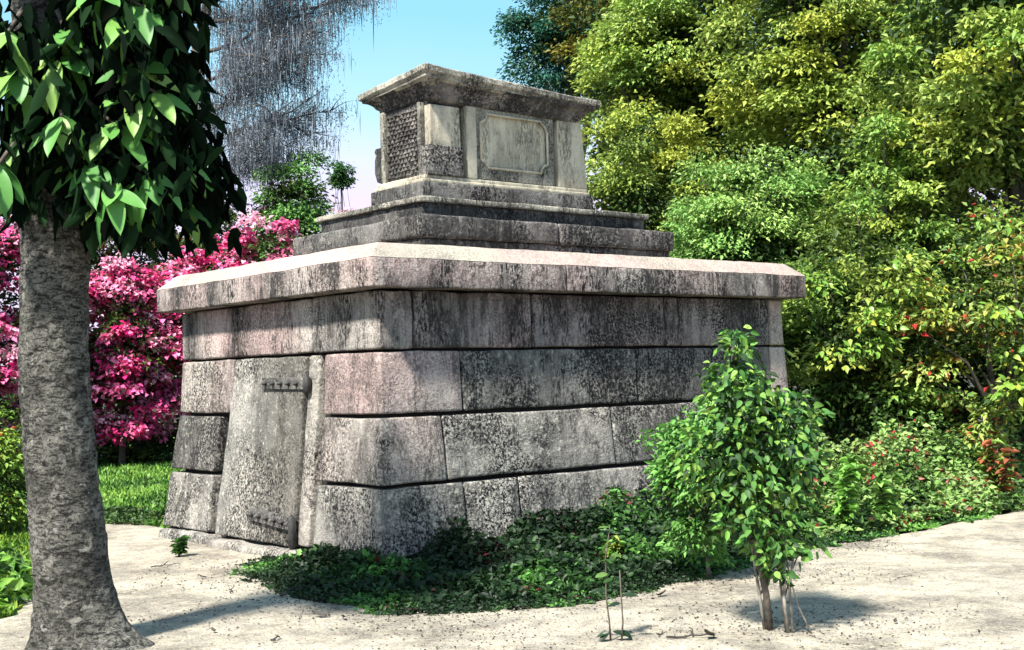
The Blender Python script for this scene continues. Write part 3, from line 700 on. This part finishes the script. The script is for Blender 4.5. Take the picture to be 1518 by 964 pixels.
weed(-3.15, 12.05, .18, 110, .075, 'small tuft of green weeds at the left foot of the tomb', [(.06, .15, .03), (.03, .08, .02)])
weed(.75, 10.6, .3, 120, .08, 'light green weed standing proud of the ground cover behind the sapling', [(.14, .30, .05), (.25, .30, .06)])
weed(3.05, 12.3, .75, 200, .14, 'broad-leaved plant right of the small tree at the path edge', [(.16, .34, .06), (.2, .38, .09)])
weed(3.6, 12.6, .65, 180, .12, 'bushy green plant second from the small tree along the path', [(.14, .30, .06), (.2, .36, .09)])
weed(5.2, 14., .8, 200, .13, 'reddish-green plant at the path edge near the right border', [(.16, .26, .05), (.3, .1, .05)])
low_plants('undershrub_shade', 'dark leaves painting the shade beneath the pink blossom shrubs', [(-12, 25.8, 1.5), (-8, 26, 1.5), (-5, 26.5, 1.5)], (.2, .8), 9000, .13, DK)  # strip of dark leaves standing in for the shade under the shrubs
low_plants('dark_creeper', 'dark low creeper along the front edge of the lawn beside the tomb', [(-5.3, 15.4, .7), (-4.6, 15.0, .7), (-3.7, 14.6, .7)], (.03, .13), 2500, .07, DK+[(.06, .16, .03)])
# lawn
def lawn(name, label, n, box_, size, pal, keep):
    L = rng.uniform(box_[0], box_[1], n); t = rng.random(n); D = box_[2]*(box_[3]/box_[2])**t
    x = CAM.x+cy_*L*(D/box_[2] if box_[4] else 1)+sy_*D; y = CAM.y-sy_*L*(D/box_[2] if box_[4] else 1)+cy_*D
    P = np.stack([x, y], 1); ok = keep(P); P = P[ok]; D = D[ok]; n = len(P)
    z = np.where(D > 20, -.05, ghs(P)-.02)
    zone = np.array([noise.noise(Vector((a*.9, b_*.9, 2.))) for a, b_ in P]); k = np.clip(((zone+.5)*len(pal)).astype(int)+rng.integers(-1, 2, n), 0, len(pal)-1)
    s = size*rng.uniform(.5, 1.3, n)*(D/box_[2])**.5
    Dd = unit(rng.normal(size=(n, 3))*.5+[0, 0, .8]); Nn = unit(rng.normal(size=(n, 3))+.6*np.array(-FW)+[0, 0, .3])
    return meta(link(name, leaf_mesh(name, np.column_stack([P, z]), Dd, Nn, s, s*.4, palette(pal, n, .2, k), fold=.1, droop=.3), M_leaf), label, 'grass', None, 'stuff')
GR = [(.05, .13, .02), (.09, .21, .03), (.14, .30, .045), (.20, .36, .06)]
lawn('lawn', 'bright green lawn seen between the tree trunk and the tomb', 60000, (-6.5, -3.6, 13.8, 40, True), .09, GR, lambda P: sdist(P) < .0)
lawn('grass', 'yellow-green grass and creepers at the left border beyond the trunk', 30000, (-5.0, -2.9, 8.9, 17, True), .075, [(.08, .17, .02), (.16, .30, .03), (.26, .36, .04)], lambda P: sdist(P) < .0)
make_tree('shrub', 'yellow-green bush at the left border under the pink blossom', 'shrub', -5.9, 14.3, .55, (.55, .5, .75), 40, 120, .08, [(.10, .20, .03), (.22, .30, .04), (.2, .36, .05)], (.15, .3), .03, zmin=.05, accent=RED, acc=.05)
low_plants('broad_creeper', 'broad-leaved creeper on the ground left of the trunk', [(-5.6, 9.4, 1.6), (-3.75, 9.2, 1.2)], (.05, .22), 2200, .12, [(.05, .12, .02), (.14, .30, .04), (.2, .38, .05)])['category'] = 'creeper'
# pink blossom shrubs
PK = [(.84, .04, .24), (.86, .14, .38), (.88, .38, .55), (.88, .22, .45), (.88, .60, .70), (.74, .02, .20)]
DKL = [(.02, .03, .02), (.035, .05, .02)]
def pink(L, D, zc, R, ncl, label, seed=0, zmin=.8, acc=.18):
    return make_tree('blossom_shrub', label, 'shrub', L, D, zc, R, int(ncl*1.25), 130, .12, PK, (.18, .42), .07, 'pink blossoming shrubs behind the tomb', M_petal, zmin, flat=.8, aspect=.75, accent=DKL, acc=acc, fill=.4)
pink(-10.0, 24, 2.9, (1.75, 1.1, 2.7), 120, 'magenta blossom shrub at the far left border behind the trunk', zmin=.5)
pink(-7.9, 26, 2.05, (1.25, 1.0, 1.85), 110, 'magenta blossom shrub between the trunk and the left corner of the tomb', zmin=.5)
pink(-6.5, 26.8, 2.1, (1.1, 1.0, 2.0), 75, 'pink blossom shrub just over the left end of the roof slab', zmin=.9)
pink(-5.1, 27.6, 2.9, (1.15, 1.0, 2.05), 80, 'pale pink blossom shrub rising above the left half of the roof slab', zmin=.9)
pink(-3.8, 28.2, 3.0, (.75, .8, 1.9), 45, 'small mauve-pink blossom shrub nearest the stepped base of the monument', zmin=.9, acc=.15)
make_tree('shrub', 'dark green and red croton shrub above the pink blossom', 'shrub', -6.3, 29.5, 3.9, (1.6, 1., 1.9), 80, 150, .13, DK+[(.10, .12, .03)], (.3, .55), .09, zmin=.5, accent=RED, acc=.18)
make_tree('tree', 'soft green bush behind the pink blossom below the moss-draped tree', 'tree', -4.75, 28.9, 5.0, (.75, .6, 1.75), 46, 170, .12, [(.14, .32, .08), (.18, .38, .10), (.09, .20, .05)], (.3, .5), .1, zmin=.5)
make_tree('tree', 'tiny slender green tree against the lilac sky left of the monument', 'tree', -4.42, 34, 6.95, (.22, .22, .42), 12, 90, .10, [(.08, .22, .06), (.05, .14, .04)], (.14, .24), .03, zmin=6.3)
# low dark wood along the horizon
def wood():
    Cs, Rs = [], []
    for a in np.arange(-1.1, 1.1, .02):
        for k in range(3):
            D = 62+rng.uniform(-4, 6); p = W(math.tan(a)*60 if abs(a) < 1 else a*90, D); Cs.append((p.x, p.y, rng.uniform(.3, 2.3))); Rs.append(rng.uniform(.9, 1.6))
    return leaf_mesh('far_wood', *clumps(Cs, Rs, 90, .4, DK))
meta(link('far_wood', wood(), M_leaf), 'dark low wood closing the horizon behind the lawn', 'wood', None, 'stuff')
make_tree('shrub', 'dark brownish shrub behind the magenta blossom left of the tomb', 'shrub', -8.6, 29.5, 4.2, (1.6, 1., 2.3), 80, 150, .13, DK+[(.10, .09, .03), (.06, .11, .03)], (.3, .55), .09, zmin=.5, accent=RED, acc=.06)
# moss-draped tree
def moss_tree():
    base = W(-6.6, 30, -.05); root = thing('moss_draped_tree', base, 'grey tree hung with long curtains of moss at the upper left', 'tree')
    top = W(-7.2, 30, 9.5); tr = tube_data([base, W(-6.9, 30, 3), W(-7.2, 30, 6.2), top, W(-6.6, 30, 12)], [.3, .24, .2, .14, .06], 10, .2)
    link('trunk', mesh('trunk', *tr, True), M_bark, root, base)
    br = []; anchors = []
    def branch(p, d, ln, r, lev):
        pts = [p]; dd = Vector(d).normalized()
        for i in range(5):
            dd = (dd + Vector((rnd.uniform(-.25, .25), rnd.uniform(-.25, .25), rnd.uniform(-.16, .2)))).normalized(); pts.append(pts[-1]+dd*ln/5)
        br.append(tube_data(pts, [r*(1-.17*i) for i in range(6)], 5, 0, False))
        for q0, q1 in zip(pts, pts[1:]):
            for k in range(max(2, int(ln*5/5*2))): anchors.append(q0.lerp(q1, rnd.random()))
        if lev:
            for q in pts[1:]:
                for s in range(2):
                    d2 = (dd + Vector((rnd.uniform(-1, 1), rnd.uniform(-1, 1), rnd.uniform(-.35, .55)))).normalized(); branch(q, d2, ln*.5, r*.5, lev-1)
    for z, dl, ln in ((6.3, .9, 2.0), (7.3, 1., 2.3), (7.9, 1., 2.4), (8.6, 1., 2.6), (9.3, 1., 2.8), (10.1, 1., 2.8), (10.9, 1., 2.6), (11.4, .9, 2.5), (8.2, -.8, 2.4), (9.8, -.8, 2.5), (7.0, -.6, 2.)):
        d = Vector((cy_*dl, -sy_*dl, .18)) + Vector((sy_, cy_, 0))*rnd.uniform(-.5, .5)
        branch(W(-7.3, 30, z), d, ln*1.06, .06, 2)
    meta(link('branch', mesh('branch', *merge(br), True), M_bark2, root, base), kind='stuff')
    anchors = [a for a in anchors if a.z > 6.1]
    n = 15000; A = np.array([tuple(anchors[rnd.randrange(len(anchors))]) for _ in range(n)]) + rng.normal(size=(n, 3))*[.22, .22, .12]
    Ls = rng.gamma(2.2, .12, n)+.06; D = unit(rng.normal(size=(n, 3))*.05+[0, 0, -1]); Nn = rdir(n)*[1, 1, 0]+[0, 0, .01]
    C = palette([(.19, .22, .26), (.14, .165, .20), (.27, .31, .36), (.09, .10, .12)], n, .2)
    meta(link('hanging_moss', leaf_mesh('hanging_moss', A, D, Nn, Ls, rng.uniform(.008, .024, n), C, fold=.02, droop=.0), M_moss, root, base), kind='stuff')
    n = 80000; A = np.array([tuple(anchors[rnd.randrange(len(anchors))]) for _ in range(n)]) + rng.normal(size=(n, 3))*[.11, .11, .07] - np.abs(rng.normal(size=(n, 1)))*[0, 0, .30]
    Ls = rng.uniform(.025, .075, n); D = unit(rng.normal(size=(n, 3))*.55+[0, 0, -.8])
    meta(link('foliage', leaf_mesh('foliage', A, D, rdir(n), Ls, Ls*.35, palette([(.18, .21, .25), (.13, .155, .18), (.25, .29, .32), (.08, .09, .10)], n, .2)), M_moss, root, base), kind='stuff')
moss_tree()

# small tree in front of the wall
def small_tree():
    base = W(1.53, 7.97); base.z = gh(base.x, base.y)-.01
    root = thing('small_tree', base, 'young leafy tree with thin pale stems standing on the sand before the wall', 'tree')
    def S(L, D, z): return W(L, D, z)
    stems = [[S(1.53, 7.97, -.02), S(1.51, 7.97, .22), S(1.46, 7.98, .5), S(1.40, 8.0, 1.0), S(1.36, 8., 1.75)],
             [S(1.50, 7.99, -.02), S(1.475, 7.99, .2), S(1.44, 8.0, .5), S(1.30, 8.02, 1.1)],
             [S(1.62, 7.87, -.03), S(1.60, 7.87, .2), S(1.62, 7.9, .5), S(1.55, 7.95, 1.1)],
             [S(1.645, 7.87, -.03), S(1.635, 7.87, .25), S(1.68, 7.9, .5), S(1.72, 7.95, .95)],
             [S(1.76, 7.83, -.03), S(1.68, 7.86, .16), S(1.64, 7.9, .35), S(1.62, 7.95, .6)],
             [S(1.61, 7.88, -.03), S(1.59, 7.89, .22), S(1.58, 7.93, .45), S(1.45, 8.0, .9)]]
    rs = [.021, .011, .011, .009, .006, .008]
    for s, r in zip(stems, rs): link('stem', mesh('stem', *tube_data(s, [r*(1.15-.6*i/(len(s)-1)) for i in range(len(s))], 8, .2), True), M_bark2 if r > .015 or r == .008 else M_bark3, root, base)
    ctr = [(1.36, 1.83, .09), (1.37, 1.72, .12), (1.38, 1.58, .17), (1.30, 1.48, .2), (1.46, 1.46, .2), (1.20, 1.36, .2), (1.40, 1.34, .24), (1.60, 1.36, .22), (1.74, 1.34, .18), (1.12, 1.2, .2), (1.32, 1.18, .24), (1.55, 1.18, .24), (1.76, 1.18, .2), (1.0, 1.08, .15), (1.2, 1.02, .2), (1.42, 1.0, .24), (1.66, 1.02, .22), (1.80, 1.0, .16), (1.06, .9, .15), (1.28, .86, .2), (1.5, .84, .22), (1.7, .84, .2), (1.38, .68, .18), (1.58, .66, .18), (1.74, .66, .16), (1.22, .72, .14), (1.50, .50, .16), (1.66, .50, .16), (1.60, .38, .1), (1.78, .52, .1)]
    A = [[], [], []]; br = []
    for L, z, r in ctr:
        L = 1.44+(L-1.42)*.76+rnd.uniform(-.04, .04); z += rnd.uniform(-.03, .03); r *= rnd.uniform(.75, 1.05)
        for k in range(int(130*(r/.2)**1.3)+20):
            d = rdir(1)[0]; p = np.array(W(L, 7.97+rng.uniform(-.22, .25), z)) + d*r*rng.random()**.5*[1, 1, .8]
            A[0].append(p); A[1].append(unit((d*[1, 1, .2]+[0, 0, -.35]+rng.normal(size=3)*.45)[None])[0]); A[2].append(unit((d*.4+[0, 0, .55]-.3*np.array(FW)+rng.normal(size=3)*.4)[None])[0])
        s = stems[rnd.randrange(4)]; q = min(s, key=lambda v: abs(v.z-(z-.2))); br.append(tube_data([q, q.lerp(W(L, 7.97, z), .5)+Vector((0, 0, .03)), W(L, 7.97, z)], [.006, .005, .002], 5))
    A = [np.array(a) for a in A]; n = len(A[0])
    sel = np.argsort((A[0]-np.array(CAM))@np.array(FW))[:300]; keep = np.ones(n, bool); keep[sel] = False
    ms = [big_leaf_mesh('leaf', l, w_, b_, 'ovate') for l, w_, b_ in ((.066, .034, .25), (.054, .029, .1), (.076, .036, .4))]
    leaf_objects(root, ms, M_smleaf, *[a[sel] for a in A])
    k = keep.sum(); s = rng.uniform(.045, .08, k)
    meta(link('crown', leaf_mesh('crown', *[a[keep] for a in A], s, s*.52, palette([(.07, .20, .035), (.14, .32, .055), (.02, .06, .015), (.02, .05, .015), (.20, .34, .06)], k), oval=True), M_leaf, root, base), kind='stuff')  # dark palette tones stand in for shade within this crown
    meta(link('branch', mesh('branch', *merge(br), True), M_bark2, root, base), kind='stuff')
small_tree()
make_tree('shrub', 'light green shrub against the wall behind the left side of the young tree', 'shrub', 1.45, 10.0, .72, (.32, .3, .6), 50, 110, .06, [(.14, .34, .07), (.18, .38, .09), (.10, .24, .05)], (.12, .22), .02, zmin=.05)
# sapling with few leaves
def sapling():
    base = W(.54, 7.75); base.z = gh(base.x, base.y)-.01
    root = thing('sapling', base, 'thin two-stemmed sapling with a few dark leaves in front of the ground cover', 'sapling')
    s1 = [W(.535, 7.75, 0), W(.53, 7.75, .12), W(.515, 7.75, .27), W(.52, 7.75, .5), W(.55, 7.75, .68)]
    s2 = [W(.60, 7.74, 0), W(.61, 7.74, .12), W(.605, 7.74, .25), W(.60, 7.74, .42)]
    for s in (s1, s2): link('stem', mesh('stem', *tube_data(s, [.007-.001*i for i in range(len(s))], 6), True), M_bark2, root, base)
    ms = [big_leaf_mesh('leaf', .085, .035, .5), big_leaf_mesh('leaf', .10, .04, .35)]
    rd = M_smleaf; P, D, Nn = [], [], []
    rt = Vector((cy_, -sy_, 0)); fw = Vector((sy_, cy_, 0))
    for L, z, dx, dz in ((.53, .05, -.9, .1), (.55, .055, .9, .0), (.60, .06, .8, -.3), (.53, .06, -.5, -.3), (.60, .22, -1, .2), (.61, .27, 1, .2), (.51, .30, -.8, .3)):
        P.append(W(L, 7.75, z)); D.append(rt*dx+Vector((0, 0, dz))-fw*.3); Nn.append(Vector((0, 0, 1))-fw*.6)
    for m_ in ms: m_.materials.append(M_bigleafd)
    leaf_objects(root, ms, M_bigleafd, P, D, Nn)
    P, D, Nn = [], [], []
    for i in range(17):
        t = rnd.uniform(.36, .68); a = rnd.uniform(0, 6.28)
        P.append(W(.54+rnd.uniform(-.02, .04), 7.75, t)); D.append((math.cos(a), math.sin(a), rnd.uniform(-.3, .3))); Nn.append(Vector((rnd.uniform(-.4, .4), rnd.uniform(-.4, .4), 1))-fw*.4)
    leaf_objects(root, [big_leaf_mesh('leaf', .07, .034, .3), big_leaf_mesh('leaf', .085, .038, .2)], M_midleaf, P, D, Nn)
sapling()

# foreground tree
def big_tree():
    base = W(-2.74, 8.0); base.z = -.06
    root = thing('tree', base, 'large tree with mottled grey trunk and dark hanging leaves at the left', 'tree')
    # trunk surface: height field round the axis with bark relief and root flare
    seg, vs, fs = 56, [], []
    zs = np.concatenate([np.linspace(-.1, .5, 26), np.linspace(.53, 4.6, 110)])
    for z in zs:
        L0 = np.interp(z, [-.1, .2, .8, 1.6, 2.6, 3.4, 4.6], [-2.72, -2.735, -2.785, -2.845, -2.825, -2.86, -2.92]); D0 = 8.0
        r = np.interp(z, [-.1, .0, .1, .25, .5, 1., 1.6, 2.6, 3.4, 4.6], [.33, .285, .26, .240, .222, .213, .207, .203, .19, .15])
        for k in range(seg):
            a = 2*math.pi*k/seg; fl = math.exp(-max(0, z)/.13)
            lobes = 1 + fl*(.75*max(0, math.cos(a+.2))**4 + .12*math.cos(3*a+.7) + .06*math.cos(7*a))
            p = W(L0+r*lobes*math.cos(a), D0+r*lobes*math.sin(a), z)
            nn = Vector((p.x-W(L0, D0).x, p.y-W(L0, D0).y, 0)).normalized()
            q = Vector((p.x, p.y, p.z*.8))
            d = .012*noise.noise(q*5) + .010*noise.noise(q*14) + .009*noise.noise(q*34) + .004*noise.noise(q*70)
            vs.append(p+nn*d)
    for i in range(len(zs)-1):
        for k in range(seg): fs.append((i*seg+k, i*seg+(k+1) % seg, (i+1)*seg+(k+1) % seg, (i+1)*seg+k))
    link('trunk', mesh('trunk', vs, fs, True), M_bark, root, base)
    cl = []
    for (L, z) in ((-2.85, 3.7), (-2.6, 3.85), (-2.35, 3.9), (-2.1, 3.9), (-2.1, 3.75), (-2.85, 3.45), (-2.65, 3.5), (-2.4, 3.55), (-2.15, 3.5), (-2.1, 3.35),
                   (-2.9, 3.1), (-2.8, 3.2), (-2.55, 3.2), (-2.3, 3.15), (-2.05, 3.1), (-2.1, 2.95), (-2.95, 2.85), (-2.75, 2.9), (-2.1, 2.80), (-2.4, 2.74), (-2.5, 2.9), (-2.3, 2.8), (-2.1, 2.85), (-2.65, 3.75), (-2.2, 3.7),
                   (-3.0, 4.2), (-2.7, 4.3), (-2.4, 4.25), (-2.1, 4.2), (-2.05, 4.15), (-2.9, 4.5), (-2.5, 4.55), (-2.2, 4.5), (-2.45, 3.0), (-2.15, 3.25), (-2.0, 4.45)):
        cl.append((L+rnd.uniform(-.05, .05), rnd.choice((7.45, 7.6, 7.55, 7.7, 8.3, 8.1)), z+rnd.uniform(-.04, .08)))
    br = []; P, D, Nn = [], [], []; IP, ID, IN = [], [], []
    fw = Vector((sy_, cy_, 0))
    for L, Dp, z in cl:
        s = W(-2.88, 8, min(4.5, z+.25)); t = W(L, Dp, z); br.append(tube_data([s, s.lerp(t, .5)+Vector((0, 0, .12)), t], [.035, .02, .01], 6))
        a0 = rnd.uniform(0, 6.28)
        for k in range(8):
            a = a0+k*2*math.pi/8+rnd.uniform(-.3, .3); dn = rnd.uniform(.25, 1.6)
            d = Vector((math.cos(a), math.sin(a), -dn)); P.append(t+Vector((rnd.uniform(-.03, .03),)*3)); D.append(d); Nn.append(Vector((math.cos(a), math.sin(a), 1.1*dn if dn < .9 else .7))+Vector((rnd.uniform(-.3, .3), rnd.uniform(-.3, .3), 0))-fw*.7)
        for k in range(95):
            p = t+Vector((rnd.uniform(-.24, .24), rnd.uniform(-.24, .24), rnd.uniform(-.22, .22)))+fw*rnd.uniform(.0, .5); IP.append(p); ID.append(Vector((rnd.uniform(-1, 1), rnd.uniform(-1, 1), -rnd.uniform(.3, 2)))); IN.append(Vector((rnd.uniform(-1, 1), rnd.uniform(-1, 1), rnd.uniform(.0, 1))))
    meta(link('branch', mesh('branch', *merge(br), True), M_bark2, root, base), kind='stuff')
    ms = [big_leaf_mesh('leaf', l, w_, b_, 'lance', c_) for l, w_, b_, c_ in ((.30, .105, .3, .10), (.25, .095, .15, .06), (.34, .11, .4, .12), (.27, .11, .1, .08))]
    leaf_objects(root, ms, M_bigleaf, P, D, Nn)
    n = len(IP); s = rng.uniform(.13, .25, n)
    meta(link('inner_leaves', leaf_mesh('inner_leaves', np.array(IP), np.array(ID), np.array(IN), s, s*.36, palette([(.006, .013, .007), (.012, .03, .012), (.004, .008, .005)], n), fold=.06, oval=True), M_shade, root, base), kind='stuff')  # near-black leaf colours imitate the shade deep in the crown
big_tree()

# ------------------------------------------------------------------ litter on the sand
def litter_leaf(L, D, size, a, label):
    p = W(L, D); p.z = gh(p.x, p.y)+.012
    me = big_leaf_mesh('fallen_leaf', size, size*.5, -.25, 'ovate', .25); me.materials.append(M_dry)
    o = bpy.data.objects.new('fallen_leaf', me); col.objects.link(o); o.location = p; o.rotation_euler = (rnd.uniform(-.4, .4), rnd.uniform(-.25, .1), a)
    meta(o, label, 'leaf', 'dry leaves fallen on the sand')
def twig(L, D, ln, a, label, r=.006):
    p = W(L, D); pts = []
    for i in range(7):
        t = i/6-.5; q = p+Vector((math.cos(a), math.sin(a), 0))*ln*t+Vector((rnd.uniform(-.02, .02), rnd.uniform(-.02, .02), 0)); q.z = gh(q.x, q.y)+r+rnd.uniform(0, .018); pts.append(q)
    v = [tube_data(pts, [r*(1-.1*i) for i in range(7)], 6)]
    q = pts[3]; v.append(tube_data([q, q+Vector((.05, .04, .015))*(ln/.25), q+Vector((.09, .10, .01))*(ln/.25)], [r*.7, r*.5, r*.3], 5))
    o = link('twig', mesh('twig', *merge(v), True), M_twig, None, pts[3]); o.location = pts[3]
    meta(o, label, 'twig', 'dry twigs lying on the sand')
twig(-3.1, 11.4, .33, .2, 'dark twig on the sand close to the left foot of the tomb')
twig(-2.2, 9.9, .2, 1.2, 'small forked twig on the sand midway between trunk and tomb door')
twig(1.02, 7.75, .3, -.5, 'bent twig on the sand left of the young tree near the bottom edge', .008)
twig(.85, 7.85, .16, .3, 'short thin twig beside the bent one near the bottom edge', .005)
twig(-1.5, 8.0, .14, .8, 'short twig on the sand at the bottom edge near the tree root')
litter_leaf(-1.75, 9.55, .11, .7, 'curled dark leaf on the sand halfway from the trunk to the ground cover')
litter_leaf(-1.30, 8.75, .10, 2.2, 'dark leaf at the left tip of the ground cover')
litter_leaf(-1.18, 8.7, .08, 4., 'smaller dark leaf beside the one at the tip of the ground cover')
litter_leaf(.98, 9.2, .10, .1, 'dark leaf on the sand between sapling and young tree')
litter_leaf(1.15, 7.78, .13, 3.4, 'broad dark leaf on the sand at the bottom edge left of the young tree')
litter_leaf(-1.95, 8.3, .06, 1.4, 'tiny dark leaf on the sand right of the trunk root')
litter_leaf(-2.55, 10.6, .07, 2.6, 'tiny dark leaf on the sand before the threshold')
litter_leaf(2.3, 8.0, .05, .5, 'tiny dark leaf on the sand right of the young tree')
def grit():
    n = 36000; L = rng.uniform(-3.2, 3.4, n); D = rng.uniform(7.4, 12, n); P = np.array([tuple(W(a, b_)) for a, b_ in zip(L, D)])
    den = np.array([noise.noise(Vector((x*.9, y*.9, 12.))) for x, y, _ in P]); ed = sdist(P[:, :2])
    near = np.exp(-np.hypot(L-1.6, D-7.9)/.35)
    ok = (ed > -.02) & (rng.random(n) < np.clip(.10+den*.8+.9*np.exp(-ed/.3)+near+.5*np.exp(-((L+.6)/1.6)**2-((D-8)/.7)**2), .02, 1)*.6); P = P[ok]; n = len(P)
    P[:, 2] = ghs(P[:, :2])+.004
    s = rng.uniform(.006, .026, n)
    C = palette([(.05, .045, .04), (.09, .08, .07), (.3, .28, .25), (.03, .03, .028)], n)
    return leaf_mesh('leaf_litter', P, unit(rng.normal(size=(n, 3))*[1, 1, .25]), unit(rng.normal(size=(n, 3))*.5+[0, 0, 1]), s, s*rng.uniform(.3, .9, n), C)
meta(link('leaf_litter', grit(), M_leaf), 'fine dark leaf litter and grit scattered on the sandy path', 'litter', None, 'stuff')
